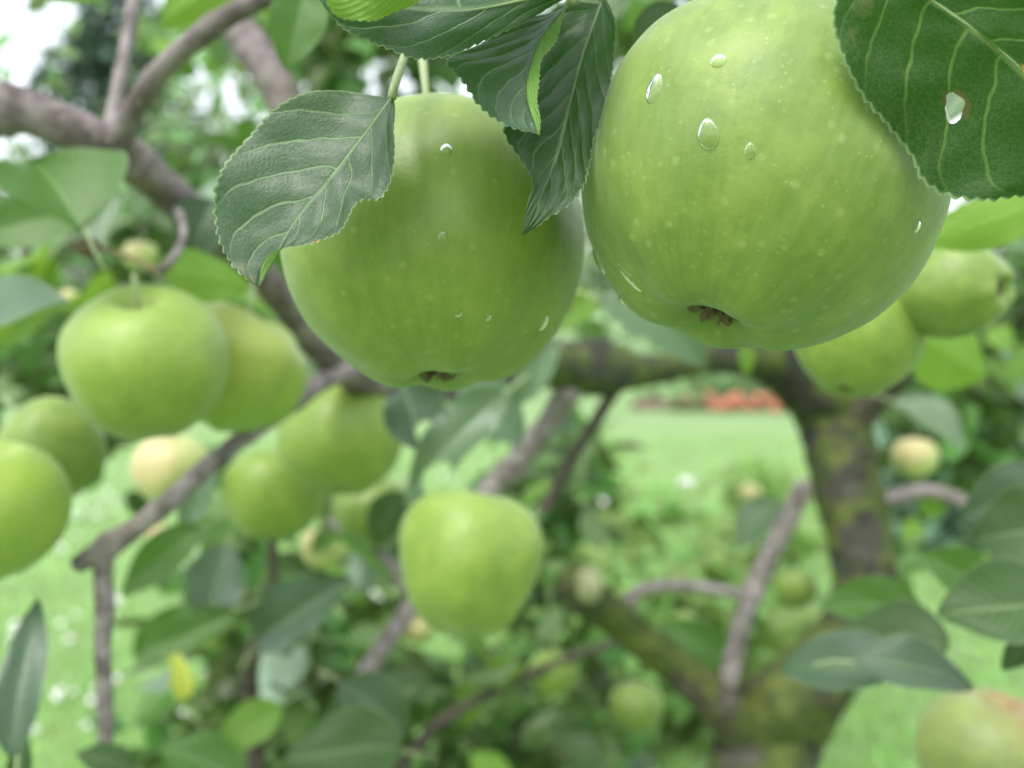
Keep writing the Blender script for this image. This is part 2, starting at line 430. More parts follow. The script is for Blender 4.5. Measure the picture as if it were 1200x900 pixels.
# ------------------------------------------------------------------ leaf clouds for trees, shrubs and garden plants
def leaf_cloud(name, centers, n, size, mat, parent, flat=.5):
    """n small folded leaves spread through ellipsoids (x,y,z,rx,ry,rz)."""
    V, Fc = [], []
    wts = [c_[3] * c_[4] * c_[5] for c_ in centers]
    for _ in range(n):
        c_ = random.choices(centers, wts)[0]
        while True:
            q = Vector((random.uniform(-1, 1), random.uniform(-1, 1), random.uniform(-1, 1)))
            l = q.length
            if l < 1 and random.random() < .25 + .75 * l: break
        p = Vector((c_[0] + q.x * c_[3], c_[1] + q.y * c_[4], c_[2] + q.z * c_[5]))
        if noise.noise(p * (1.6 / max(c_[3], .05))) < -.22: continue
        s = size * random.uniform(.6, 1.3)
        nrm = (Vector((random.gauss(0, 1), random.gauss(0, 1), random.gauss(0, 1))) + Vector((0, 0, 1.2 * flat * 2))).normalized()
        ax = nrm.orthogonal().normalized(); ax = Matrix.Rotation(random.uniform(0, 6.28), 3, nrm) @ ax
        sd_ = nrm.cross(ax); o = len(V)
        up_ = nrm * s * .07; dr = -nrm * s * .12
        V += [p, p + ax * s * .3 + sd_ * s * .25 + up_, p + ax * s * .68 + sd_ * s * .21 + up_ + dr * .5, p + ax * s + dr, p + ax * s * .68 - sd_ * s * .21 + up_ + dr * .5, p + ax * s * .3 - sd_ * s * .25 + up_, p + ax * s * .5]
        Fc += [(o, o + 6, o + 1), (o + 1, o + 6, o + 2), (o + 6, o + 3, o + 2), (o, o + 5, o + 6), (o + 5, o + 4, o + 6), (o + 6, o + 4, o + 3)]
    return mesh_obj(name, V, Fc, mat, parent, smooth=False)
def tree(name, x, y, h, crad, mat, label, cat='tree', n=2600, size=.14, trunk_r=.12, blobs=7, low=.25):
    t = tag(empty(name, (x, y, 0)), label, cat)
    pts = [Vector((0.06 * i * math.sin(i), 0.03 * i, h * .8 * i / 6)) for i in range(7)]
    tv = [tube(pts, [trunk_r * (1 - .8 * i / 6) for i in range(7)], 10, .1, 6)]
    cs = []
    for b in range(blobs):
        f = b / max(1, blobs - 1); z = h * (low + (.9 - low) * f); rr = crad * (1 - .55 * f) * random.uniform(.7, 1)
        a = b * 2.4; off = crad * .45 * (1 - f * .7)
        c_ = (math.cos(a) * off, math.sin(a) * off, z, rr, rr, h * .2)
        cs.append(c_)
        tv.append(tube([Vector((0, 0, z * .6)), Vector((c_[0] * .5, c_[1] * .5, z * .85)), Vector(c_[:3])], [trunk_r * .4, trunk_r * .25, trunk_r * .1], 6))
    v, f_ = merge(*tv); mesh_obj('trunk', v, f_, M['darkbark'], t)
    leaf_cloud('crown', cs, n, size, mat, t)
    return t
def shrub(name, x, y, z0, h, rad, mat, label, cat='shrub', n=700, size=.07, flowers=None):
    t = tag(empty(name, (x, y, 0)), label, cat)
    tv = []; cs = []
    for b in range(7):
        a = b * 2.4 + x; r_ = rad * .5 * math.sqrt(b / 7)
        top = Vector((math.cos(a) * r_, math.sin(a) * r_, z0 + h * random.uniform(.55, .85)))
        tv.append(tube([Vector((top.x * .2, top.y * .2, 0)), Vector((top.x * .6, top.y * .6, top.z * .6)), top], [.008 + rad * .01, .006 + rad * .006, .003], 6))
        cs.append((top.x, top.y, top.z * .8, rad * .55, rad * .55, h * .32)); cs.append((top.x, top.y, top.z * .35, rad * .55, rad * .55, h * .35))
    v, f_ = merge(*tv); mesh_obj('stems', v, f_, M['darkbark'], t)
    leaf_cloud('foliage', cs, n, size, mat, t, .7)
    if flowers:
        for (dx, dy, dz, r, fm) in flowers:
            cc = [(dx + random.uniform(-.7, .7) * r, dy + random.uniform(-.7, .7) * r, dz + random.uniform(-.3, .3) * r) for _ in range(26)]
            balls('flower_head', cc, r * .18, r * .34, M[fm], t)
    return t
# far trees and garden, behind the apple tree
tree('broadleaf_tree', -12.6, 33, 10.6, 3.1, M['far'], 'tall dark tree far off against the white sky at upper left', n=13000, size=.42, trunk_r=.25)
hx = [(-10.5, 17, 3.6), (-7.5, 15, 3.4), (-4.6, 16, 5.4), (-2.2, 15, 5.6), (.4, 17, 6.0), (3, 16, 5.4), (5.6, 17, 5.2), (8.3, 15, 5.0), (11.5, 17, 5.6)]
tl = ['bushy green tree under the pale sky at the far left edge', 'bushy green tree behind the forked left branch', 'leafy tree seen between left branch and left front apple',
      'leafy tree directly behind the left front apple', 'leafy tree behind the gap of the two front apples', 'leafy tree behind the big right front apple',
      'leafy tree beyond the red flower bed', 'leafy tree behind the right cluster of apples', 'leafy tree at the far right edge of the garden']
for (x, y, h), lb in zip(hx, tl):
    tree('garden_tree', x, y, h, 1.9, M['fern'], lb, n=2200, size=.26, trunk_r=.12, low=.15)
# flower bed across the lawn
fb = tag(empty('flower_bed', (2.65, 11.0, 0)), 'red flowers in a low bed at the far end of the lawn', 'flower bed')
v, f = tube([Vector((-1.3, 0, .02)), Vector((0, .1, .03)), Vector((1.3, 0, .02))], [.10, .12, .10], 8); mesh_obj('soil_mound', v, f, M['soil'], fb)
leaf_cloud('foliage', [(-.6, .3, .2, .7, .3, .25), (.6, .3, .2, .7, .3, .25), (0, -.2, .12, 1.1, .15, .12)], 800, .14, M['fern'], fb)
tag(balls('red_flowers', [(random.gauss(.05, .42), random.uniform(-.35, -.1), random.uniform(.02, .18)) for _ in range(70)], .03, .06, M['red'], fb), kind='stuff')
def gx(px, d): return (px - 600) / F * d
for px, d, z, r, lb in ((822, 13.2, .34, .20, 'small round white flowering clump at the back of the red bed'), (872, 13.4, .42, .42, 'wide white flowering clump at the back of the red bed')):
    s_ = tag(empty('flowering_clump', (gx(px, d), d, 0)), lb, 'plant')
    leaf_cloud('foliage', [(0, 0, z * .5, r, r * .6, z * .6)], 200, .1, M['fern'], s_)
    balls('white_flowers', [(random.gauss(0, r * .5), random.gauss(0, r * .3), z + random.gauss(0, .07)) for _ in range(90)], .03, .05, M['white'], s_)
def topz(py, d): return CAMH - d * (math.tan(PITCH) + (py - 450) / F) 
for px, d, py, rad, mt, fl, lb in (
    (700, 4.2, 478, .34, 'fern_b', None, 'bright yellow-green plant just below the horizontal branch, left of the lawn'),
    (655, 3.2, 560, .28, 'fern_b', [(.18, -.2, .62, .022, 'orange')], 'green garden plant with an orange flower between two hanging twigs'),
    (775, 3.8, 545, .42, 'fern_b', [(.05, -.3, .70, .028, 'white'), (-.25, -.3, .62, .024, 'white')], 'pale green plant with small white flower heads in the middle of the lawn gap'),
    (895, 4.0, 515, .34, 'fern_b', None, 'bright green plant beside the trunk, left of it'),
    (845, 3.0, 620, .25, 'fern_b', None, 'low green plant left of the upright grey twig'),
    (735, 2.9, 640, .22, 'fern_b', [(-.05, -.2, .45, .03, 'white')], 'low green plant over the patch of bare soil'),
    (1100, 5.2, 425, .48, 'fern_s', [(-.07, -.46, .80, .09, 'white'), (-.2, -.44, .77, .06, 'white')], 'grey-green shrub with white flower heads right of the trunk'),
    (1190, 4.8, 395, .48, 'fern_s', [(.05, -.45, .95, .06, 'white'), (-.1, -.45, .72, .05, 'white')], 'grey-green shrub with pale flowers at the right edge'),
    (1150, 6.6, 350, .8, 'fern', None, 'dark green shrub behind the pale flowering shrubs on the right')):
    zt = topz(py, d)
    shrub('garden_plant' if zt < .95 else 'garden_shrub', gx(px, d), d, .02, zt, rad, M[mt], lb, 'plant' if zt < .95 else 'shrub', n=int((420 + 600 * rad) * (1 if zt < .95 else 1.8)), size=.12, flowers=fl)
v, f = tube([Vector((gx(700, 3.4), 3.6, -.03)), Vector((gx(780, 3.4), 3.4, -.02)), Vector((gx(850, 3.4), 3.6, -.03))], [.30, .4, .3], 10, .1, 5)
so_ = mesh_obj('bare_soil_patch', [Vector((a.x, a.y, a.z * .25)) for a in v], f, M['soil']); tag(so_, kind='structure')

# ------------------------------------------------------------------ the apple tree
ROOT = Vector((P(885, 900, 1.07).x, P(885, 900, 1.07).y, 0))
TREE = tag(empty('apple_tree', ROOT), 'mossy old apple tree whose grey limbs cross the whole picture', 'tree')
def limb(name, pts, mat, label=None, seg=14, bump=.10, freq=40, knobs=(), wpts=None, par=TREE, nodes=0):
    n = max(14, len(pts) * 9)
    sm = spline(pts, n)
    vs = [P(a, b, d) for a, b, d, _ in sm]; rs = [w_ * d / F / 2 for _, _, d, w_ in sm]
    if wpts: vs += [Vector(q[:3]) for q in wpts]; rs += [q[3] for q in wpts]
    for (t, amp, wd) in knobs:
        for i in range(len(rs)):
            rs[i] *= 1 + amp * math.exp(-((i / (len(rs) - 1) - t) / wd) ** 2)
    if nodes:
        for i in range(len(rs)): rs[i] *= 1 + .10 * max(0, math.sin(i / len(rs) * nodes * 6.28)) ** 6
    off = par.location
    vs = [q - off for q in vs]
    v, f = tube(vs, rs, seg, bump, freq, seed=len(bpy.data.objects))
    o = mesh_obj(name, v, f, M[mat], par)
    if label: o['label'] = label
    return o
# trunk with its burl, then the forks
b0 = P(880, 930, 1.05)
limb('trunk', [(952, 440, 1.22, 78), (978, 500, 1.2, 84), (993, 570, 1.17, 80), (1010, 650, 1.14, 74), (1010, 720, 1.12, 80), (965, 785, 1.09, 88), (905, 850, 1.07, 118)],
     'trunkbark', 'leaning mossy trunk with a swollen burl', 26, .10, 45, wpts=[(b0.x, b0.y, .86, .056), (b0.x + .01, b0.y + .01, .6, .062), (b0.x, b0.y, .3, .078), (b0.x, b0.y, 0.0, .1), (b0.x, b0.y, -.08, .12)])
limb('branch', [(895, 880, 1.07, 100), (858, 835, 1.05, 66), (800, 788, 1.03, 46), (740, 742, 1.0, 42), (695, 703, .98, 50), (664, 677, .965, 42)], 'mossbark', 'mossy cut-off limb at lower right', 18, .16, 30)
limb('branch', [(900, 870, 1.06, 100), (920, 825, 1.05, 88), (955, 805, 1.05, 66), (985, 790, 1.06, 40)], 'mossbark', 'short mossy stump on the burl', 18, .2, 30)
v, f = ball((0, 0, 0), .018, 10, 1.3); q = P(690, 685, .955) - ROOT
v = [a * .8 for a in v]; o = mesh_obj('cut_end', [a + q for a in v], f, M['lichen'], TREE); o['label'] = 'pale cut end of the mossy limb'
limb('branch', [(975, 470, 1.2, 84), (905, 425, 1.16, 58), (835, 418, 1.08, 40), (765, 434, 1.0, 36), (690, 432, .93, 58), (640, 430, .88, 54), (560, 450, .80, 40)],
     'trunkbark', 'dark knobbly start of the long horizontal branch', 20, .12, 40, knobs=((.66, .2, .06),))
limb('branch', [(575, 447, .81, 39), (520, 455, .76, 38), (480, 455, .72, 38), (425, 445, .66, 38),
     (375, 410, .61, 36), (330, 350, .565, 36), (270, 285, .53, 38), (205, 232, .50, 44), (150, 185, .475, 44), (100, 158, .46, 50), (45, 134, .45, 52), (5, 128, .445, 60), (-30, 132, .44, 60), (-90, 120, .43, 66)],
     'bark', 'long grey branch running from the trunk to upper left', 24, .12, 70, knobs=((.66, .22, .02), (.875, .12, .012)))
limb('branch', [(136, 172, .462, 34), (150, 140, .455, 27), (178, 95, .445, 25), (215, 58, .435, 26), (262, 22, .425, 25), (315, -5, .415, 24), (400, -50, .40, 24)], 'bark', 'smooth grey side branch rising to the right', 16, .06, 80, knobs=((.52, .18, .03),), nodes=5)
limb('twig', [(130, 168, .475, 26), (134, 130, .48, 18), (143, 80, .485, 16), (152, 35, .49, 16), (160, -30, .5, 17)], 'twigbark', 'thin upright twig', 12, .05, 120, nodes=3)
limb('branch', [(235, -20, .72, 36), (275, 30, .71, 42), (305, 70, .70, 42), (330, 110, .70, 44), (345, 160, .69, 40), (380, 260, .68, 36), (400, 400, .67, 32)], 'bark', 'blurred branch behind', 14, .1, 50)
limb('branch', [(425, 432, .64, 24), (385, 443, .61, 23), (340, 475, .58, 22), (290, 510, .55, 22), (240, 550, .53, 23), (190, 595, .51, 24), (150, 625, .50, 27), (118, 645, .495, 27), (88, 664, .49, 20)], 'twigbark', 'bare grey twig slanting down left', 14, .07, 110, knobs=((.88, .12, .03),), nodes=6)
limb('twig', [(122, 640, .495, 24), (121, 680, .493, 22), (123, 712, .492, 23), (120, 760, .49, 19), (123, 820, .49, 19), (124, 868, .49, 18)], 'twigbark', 'short twig pointing straight down', 12, .08, 130, nodes=4)
limb('twig', [(668, 455, .9, 30), (640, 500, .91, 28), (605, 545, .92, 30), (575, 575, .93, 30), (530, 640, .9, 24), (487, 702, .86, 23), (448, 760, .83, 22), (408, 822, .80, 22)], 'twigbark', 'grey twig hanging from the knobbly branch', 12, .08, 80, nodes=5)
limb('twig', [(487, 702, .86, 18), (460, 668, .86, 20), (420, 635, .86, 14), (385, 610, .87, 9)], 'twigbark', 'fork of the hanging twig', 10, .1, 90)
limb('twig', [(722, 455, .95, 16), (700, 490, .95, 15), (672, 535, .96, 14), (650, 575, .97, 14), (636, 600, .97, 13)], 'darkbark', 'dark thin twig', 10, .08, 90)
limb('twig', [(322, 560, .74, 9), (320, 640, .74, 12), (318, 690, .75, 13), (302, 745, .76, 17), (292, 800, .78, 22), (300, 900, .8, 24)], 'darkbark', 'dark upright twig at lower left', 10, .12, 90)
limb('branch', [(985, 505, 1.2, 60), (1010, 480, 1.17, 44), (1045, 450, 1.12, 30), (1075, 412, 1.08, 20), (1098, 382, 1.05, 14), (1130, 340, 1.0, 10)], 'darkbark', 'dark side branch rising to the right', 12, .1, 50)
limb('branch', [(852, 810, 1.04, 22), (862, 760, 1.04, 24), (876, 710, 1.03, 24), (895, 665, 1.03, 24), (918, 620, 1.02, 24), (934, 588, 1.01, 22), (943, 566, 1.0, 18)], 'twigbark', 'upright grey spur', 12, .08, 70, knobs=((.45, .2, .03), (.93, .2, .03)))
limb('twig', [(735, 740, 1.0, 22), (738, 705, 1.0, 18), (756, 690, 1.0, 15), (800, 686, 1.01, 14), (845, 692, 1.02, 14), (880, 700, 1.03, 14)], 'twigbark', 'crooked grey twig', 10, .08, 70)
limb('twig', [(1020, 592, 1.16, 18), (1045, 584, 1.15, 18), (1080, 576, 1.14, 17), (1110, 580, 1.13, 16), (1160, 600, 1.1, 13)], 'twigbark', 'grey twig right of the trunk', 10, .08, 70)
limb('twig', [(22, 350, .8, 12), (30, 300, .8, 12), (40, 250, .8, 10)], 'darkbark', 'dark twig at left', 8)
limb('twig', [(205, 238, .5, 14), (215, 270, .47, 9), (205, 300, .455, 10), (186, 318, .452, 12)], 'twigbark', 'fruiting spur of the left apple', 10, .1, 120)
limb('twig', [(560, -60, .30, 12), (530, -30, .29, 10), (509, 20, .275, 9)], 'twigbark', 'fruiting spur above the left front apple', 10, .1, 150)
limb('twig', [(860, -120, .26, 14), (890, -60, .25, 12), (905, -20, .245, 11)], 'twigbark', 'fruiting spur above the big front apple', 10, .1, 150)
limb('twig', [(780, 740, 1.3, 8), (700, 760, 1.3, 10), (600, 800, 1.25, 12), (500, 860, 1.2, 14), (440, 960, 1.2, 16)], 'darkbark', 'dark twig low in the foliage', 8)

limb('twig', [(298, 404, .545, 9), (318, 420, .54, 9), (336, 442, .535, 9), (336, 462, .53, 8), (326, 480, .54, 10)], 'strawstalk', 'bent straw-coloured stalk', 8, .1, 100)
limb('twig', [(186, 318, .452, 8), (160, 305, .45, 6), (130, 294, .45, 5), (112, 290, .45, 5)], 'redstalk', 'thin reddish stalk of a withered fruit', 8, .1, 100)
wf = tag(empty('withered_fruit', P(104, 290, .45)), 'small dark shrivelled fruit on a reddish stalk above the round left apple', 'fruit')
v, f = ball((0, 0, 0), .0058, 14, .8); mesh_obj('shrunken_body', [a_ * (1 + .25 * noise.noise(a_ * 300)) for a_ in v], f, M['calyx'], wf)
v, f = tube([Vector((-.004, 0, 0)), Vector((-.009, 0, .002))], [.003, .0015], 7, .3, 300); mesh_obj('calyx', v, f, M['calyx'], wf)

# ------------------------------------------------------------------ apples
def body_mesh(H=.92, taper=.16, cav=.30, bas=.16, rib=.03, lump=.03, box=.9, seed=0, nu=96, nv=72):
    V, Fc = [], []
    for j in range(nv + 1):
        th = math.pi * j / nv
        s = max(0, math.sin(th)) ** box; c_ = math.cos(th)
        for i in range(nu):
            ph = 2 * math.pi * i / nu
            wl = .35 + .65 * ((1 - c_) / 2) ** 1.2
            r = s * (1 + taper * c_ - .10 * c_ * c_) * (1 + rib * math.cos(5 * ph + seed) * wl)
            z = H * (math.copysign(abs(c_) ** (.92 if box > .8 else .84), c_))
            z -= cav * math.exp(-(r / .24) ** 2) * (c_ > 0)
            z += bas * math.exp(-(r / .20) ** 2) * (c_ < 0) * (1 + .15 * math.cos(5 * ph + seed))
            z -= .035 * math.cos(5 * ph + seed) * math.exp(-((th - math.pi + .42) / .35) ** 2) * .55
            p = Vector((r * math.cos(ph), r * math.sin(ph), z))
            q = p.normalized() if p.length > 1e-6 else p
            p *= 1 + lump * noise.noise(q * 1.3 + Vector((seed * 3.1, 0, 0))) + .006 * noise.noise(q * 5 + Vector((seed, 2, 0)))
            V.append(p)
    for j in range(nv):
        for i in range(nu):
            a, b2 = j * nu + i, j * nu + (i + 1) % nu
            Fc.append((a, a + nu, b2 + nu, b2))
    return V, Fc
def calyx_mesh(z, seed=0, s=1.0):
    rnd = random.Random(seed); vf = []
    for k_ in range(5):
        a = 6.283 * k_ / 5 + rnd.uniform(-.2, .2); d = Vector((math.cos(a), math.sin(a), 0)); t = Vector((-d.y, d.x, 0))
        L = rnd.uniform(.10, .17) * s; w_ = .035 * s; V = []; Fc = []
        for i in range(6):
            u = i / 5; r = .03 * s + L * u * (1 - .25 * u); zz = z - .02 - .07 * s * math.sin(u * 2.6) + rnd.uniform(-.008, .008)
            ww = w_ * (1 - u) ** .7 + .002
            c_ = d * r + Vector((0, 0, zz))
            V += [c_ - t * ww + Vector((0, 0, .012)), c_ + t * rnd.uniform(-.006, .006) - Vector((0, 0, .008)), c_ + t * ww + Vector((0, 0, .012))]
        for i in range(5):
            o = 3 * i; Fc += [(o, o + 1, o + 4, o + 3), (o + 1, o + 2, o + 5, o + 4)]
        vf.append((V, Fc))
    for k_ in range(7):
        a = rnd.uniform(0, 6.28); r = rnd.uniform(0, .035) * s
        vf.append(tube([Vector((r * math.cos(a), r * math.sin(a), z)), Vector((r * 1.6 * math.cos(a), r * 1.6 * math.sin(a), z - .05 * s)), Vector((r * 2.6 * math.cos(a + .4), r * 2.6 * math.sin(a + .4), z - rnd.uniform(.07, .10) * s))], [.008 * s] * 3, 5))
    vf.append(ball((0, 0, z + .01), .035 * s, 6))
    return merge(*vf)
APPLES = {}
def apple(key, x, y, wpx, d, stem, mat, label, H=.92, taper=.16, rib=.03, lump=.03, seed=0, spin=0, stem_len=.75, stem_bend=(.1, .1), box=.9, cav=.30, bas=.16, group=None, nu=64, nv=48, calyx=1.0):
    """stem = direction of the stalk as seen: (right, up, towards camera)."""
    r = wpx / 2 * d / F / 1.02
    z = (RT * stem[0] + UP * stem[1] - FWD * stem[2]).normalized()
    xx = z.orthogonal().normalized(); xx = Matrix.Rotation(spin, 3, z) @ xx; yy = z.cross(xx)
    m = Matrix((xx, yy, z)).transposed().to_4x4()
    m = Matrix.Translation(P(x, y, d)) @ m @ Matrix.Scale(r, 4)
    e = tag(empty('apple', (0, 0, 0), m), label, 'apple', group)
    v, f = body_mesh(H, taper, cav, bas, rib, lump, box, seed, nu, nv)
    bd = mesh_obj('fruit_body', v, f, M[mat], e)
    zt = H - cav - .06; zb = -H + bas + .02
    if stem_len:
        a, b2 = stem_bend
        v, f = tube([Vector((0, 0, zt)), Vector((a * .3, b2 * .3, zt + stem_len * .5)), Vector((a, b2, zt + stem_len))], [.032, .026, .036], 8, .05, 10)
        mesh_obj('stalk', v, f, M['stalk'], e)
    if calyx:
        v, f = calyx_mesh(zb, seed, calyx); mesh_obj('calyx', v, f, M['calyx'], e)
    APPLES[key] = (e, bd, m)
    return e
apple('A1', 888, 209, 424, .225, (.36, 1, -.24), 'apple', 'big wet green apple in front at upper right, the largest in the picture', H=.99, taper=.05, rib=.022, lump=.05, seed=2, spin=.9, nu=128, nv=96, stem_len=.8, calyx=1.1, bas=.20)
apple('A2', 508, 291, 360, .262, (-.05, 1, -.20), 'apple', 'large green apple second from the front, half covered by a toothed leaf', H=.97, taper=.07, rib=.02, lump=.04, seed=5, spin=.3, nu=128, nv=96, stem_len=1.0, stem_bend=(0, .05), calyx=1.1)
apple('A3', 172, 426, 190, .455, (.05, 1, .52), 'apple_y', 'round green apple at left with its stalk and hollow showing', H=.97, taper=.08, seed=1, stem_len=.62, stem_bend=(.0, .02), cav=.34)
apple('A4', 272, 432, 168, .53, (.3, 1, -.1), 'apple_pink', 'knobbly green apple half hidden behind the round left apple', taper=.05, lump=.16, rib=.06, seed=8, spin=1)
apple('A5', -14, 600, 180, .46, (.1, 1, .2), 'apple_pink', 'green apple cut off by the left edge of the picture', seed=3, H=.95)
apple('A6', 64, 526, 118, .56, (-.75, .75, .1), 'apple', 'green apple with a shiny white highlight behind the one at the left edge', H=1.05, taper=.12, seed=4)
apple('A7', 400, 515, 150, .68, (.0, 1, -.3), 'apple_y', 'round green apple tucked under the long branch below the second front apple', seed=6, H=.9, taper=.05)
apple('A8', 320, 582, 120, .74, (.1, 1, -.3), 'apple_y', 'green apple partly hidden behind the bare slanting twig', seed=7, H=.92)
apple('A9', 437, 600, 96, .86, (.1, 1, .1), 'apple', 'dim green apple just left of the boxy lower apple', seed=9)
apple('A10', 550, 658, 166, .52, (.05, 1, -.10), 'apple_y', 'boxy bright green apple hanging lowest in the middle', H=1.03, taper=.15, rib=.055, lump=.07, seed=10, spin=2.1, box=.74, stem_len=.4)
apple('A11', 202, 552, 92, .72, (.1, 1, .1), 'apple_pale', 'pale pinkish apple under the round left apple', seed=11, H=.95)
apple('A12', 1003, 396, 152, .42, (.25, 1, -.2), 'apple_y', 'bright green apple just below and right of the big front apple', seed=12, H=.94)
apple('A13', 1112, 338, 118, .40, (-.62, .08, -.85), 'apple', 'green apple at right pointing its dark eye to the side', H=1.25, taper=.05, seed=13, calyx=2.2, bas=.36)
apple('A14', 1158, 888, 160, .62, (.1, 1, .15), 'apple_red', 'reddish striped apple cut off by the bottom right corner', seed=14, H=.96, spin=2.5, stem_len=.3)
apple('A15', 380, 643, 56, 1.05, (.1, 1, .1), 'apple_pale', 'small yellowish pink apple right of the dark upright twig', seed=15)
apple('A16', 1072, 537, 54, 1.25, (.1, 1, -.1), 'apple_pale', 'small pale yellow apple right of the trunk', seed=16)
apple('A17', 931, 690, 54, 1.2, (.1, 1, -.1), 'apple', 'small green apple between upright grey spur and leaning trunk', seed=17)
apple('A18', 808, 745, 60, 1.35, (.8, .6, 0), 'apple', 'dull green apple above the mossy limb', seed=18, H=.75)
apple('A19', 492, 738, 36, 1.25, (.1, 1, 0), 'apple_pale', 'tiny yellowish apple at the foot of the boxy lower apple', seed=19)
apple('A20', 189, 628, 34, 1.2, (.1, 1, 0), 'apple_pale', 'tiny pale apple right of the slanting twig at left', seed=20)
apple('A21', 880, 579, 26, 1.6, (.1, 1, 0), 'apple_pale', 'tiny peach coloured apple left of the trunk', seed=21)
apple('A22', 648, 790, 60, 1.3, (.1, 1, 0), 'apple_y', 'blurred yellow green apple low in the middle foliage', seed=22)
apple('A23', 745, 830, 66, 1.4, (.1, 1, 0), 'apple', 'blurred dark green apple left of the burl', seed=23)
apple('A24', 255, 745, 40, 1.1, (.1, 1, 0), 'apple', 'blurred small green apple among dark leaves at lower left', seed=24)
apple('A25', 165, 300, 40, .95, (.1, 1, 0), 'apple_pale', 'blurred yellowish apple above the round left apple', seed=25)
apple('A26', 82, 350, 24, .9, (.1, 1, 0), 'apple_pale', 'tiny pinkish apple at the left shoulder of the round left apple', seed=26)

# ------------------------------------------------------------------ water drops lying on the front apples
def drops(key, specs, bystem):
    e, bd, m = APPLES[key]
    vs = [m @ v_.co for v_ in bd.data.vertices]; fs = [tuple(p.vertices) for p in bd.data.polygons]
    bvh = BVHTree.FromPolygons(vs, fs)
    for (x, y, wp, hp, ang, lb) in specs:
        d0 = (P(x, y, 1) - CAM).normalized()
        hit, nrm, _, dist = bvh.ray_cast(CAM, d0)
        if hit is None: continue
        if nrm.dot(d0) > 0: nrm = -nrm
        depth = (hit - CAM).dot(FWD); sw, sh = wp / 2 * depth / F, hp / 2 * depth / F
        dn = UP * -math.cos(ang) + RT * math.sin(ang); dn = (dn - nrm * dn.dot(nrm)).normalized(); sdv = nrm.cross(dn)
        V, Fc = [], []; nu, nv = 20, 9
        for j in range(nv):
            th = math.pi / 2 * (j / (nv - 1)); rr = math.cos(th)
            for i in range(nu):
                ph = 6.2832 * i / nu; cx, sy = math.cos(ph), math.sin(ph)
                tp = 1 - .28 * (-sy if sy < 0 else 0)
                V.append(hit + sdv * (cx * rr * sw * tp) + dn * (sy * rr * sh) + nrm * (math.sin(th) ** .9 * min(sw, sh) * .68 - min(sw, sh) * .10))
        for j in range(nv - 1):
            for i in range(nu): Fc.append((j * nu + i, j * nu + (i + 1) % nu, (j + 1) * nu + (i + 1) % nu, (j + 1) * nu + i))
        Fc.append(tuple(reversed(range(nu))))
        org = hit.copy()
        o = mesh_obj('water_drop', [a - org for a in V], Fc, M['water']); o.location = org
        tag(o, lb, 'water drop', bystem)
drops('A1', [(842, 71, 21, 18, 0, 'round water drop nearest the top of the big front apple'),
             (767, 104, 22, 38, -.3, 'long upright water drop at upper left of the big front apple'),
             (830, 157, 28, 38, .15, 'largest water drop, in the upper middle of the big front apple'),
             (879, 177, 14, 20, 0, 'small water drop right of the largest drop on the big front apple'),
             (1075, 266, 10, 14, 0, 'small water drop close to the right edge of the big front apple'),
             (702, 306, 15, 34, .45, 'streaked water drop low on the left side of the big front apple'),
             (738, 326, 14, 44, .5, 'faint run of water near the lower left of the big front apple'),
             (729, 352, 10, 14, .5, 'small water drop at the lower left rim of the big front apple')], 'water drops on the big front apple')
drops('A2', [(523, 175, 15, 15, 0, 'small glinting water drop near the top of the second apple'),
             (519, 279, 13, 15, 0, 'water drop in the middle of the second apple'),
             (537, 367, 9, 11, 0, 'tiny water drop below the middle of the second apple'),
             (637, 379, 12, 20, .2, 'water drop near the lower right edge of the second apple'),
             (572, 372, 8, 10, 0, 'tiny water drop right of the lower middle of the second apple')], 'water drops on the second apple')

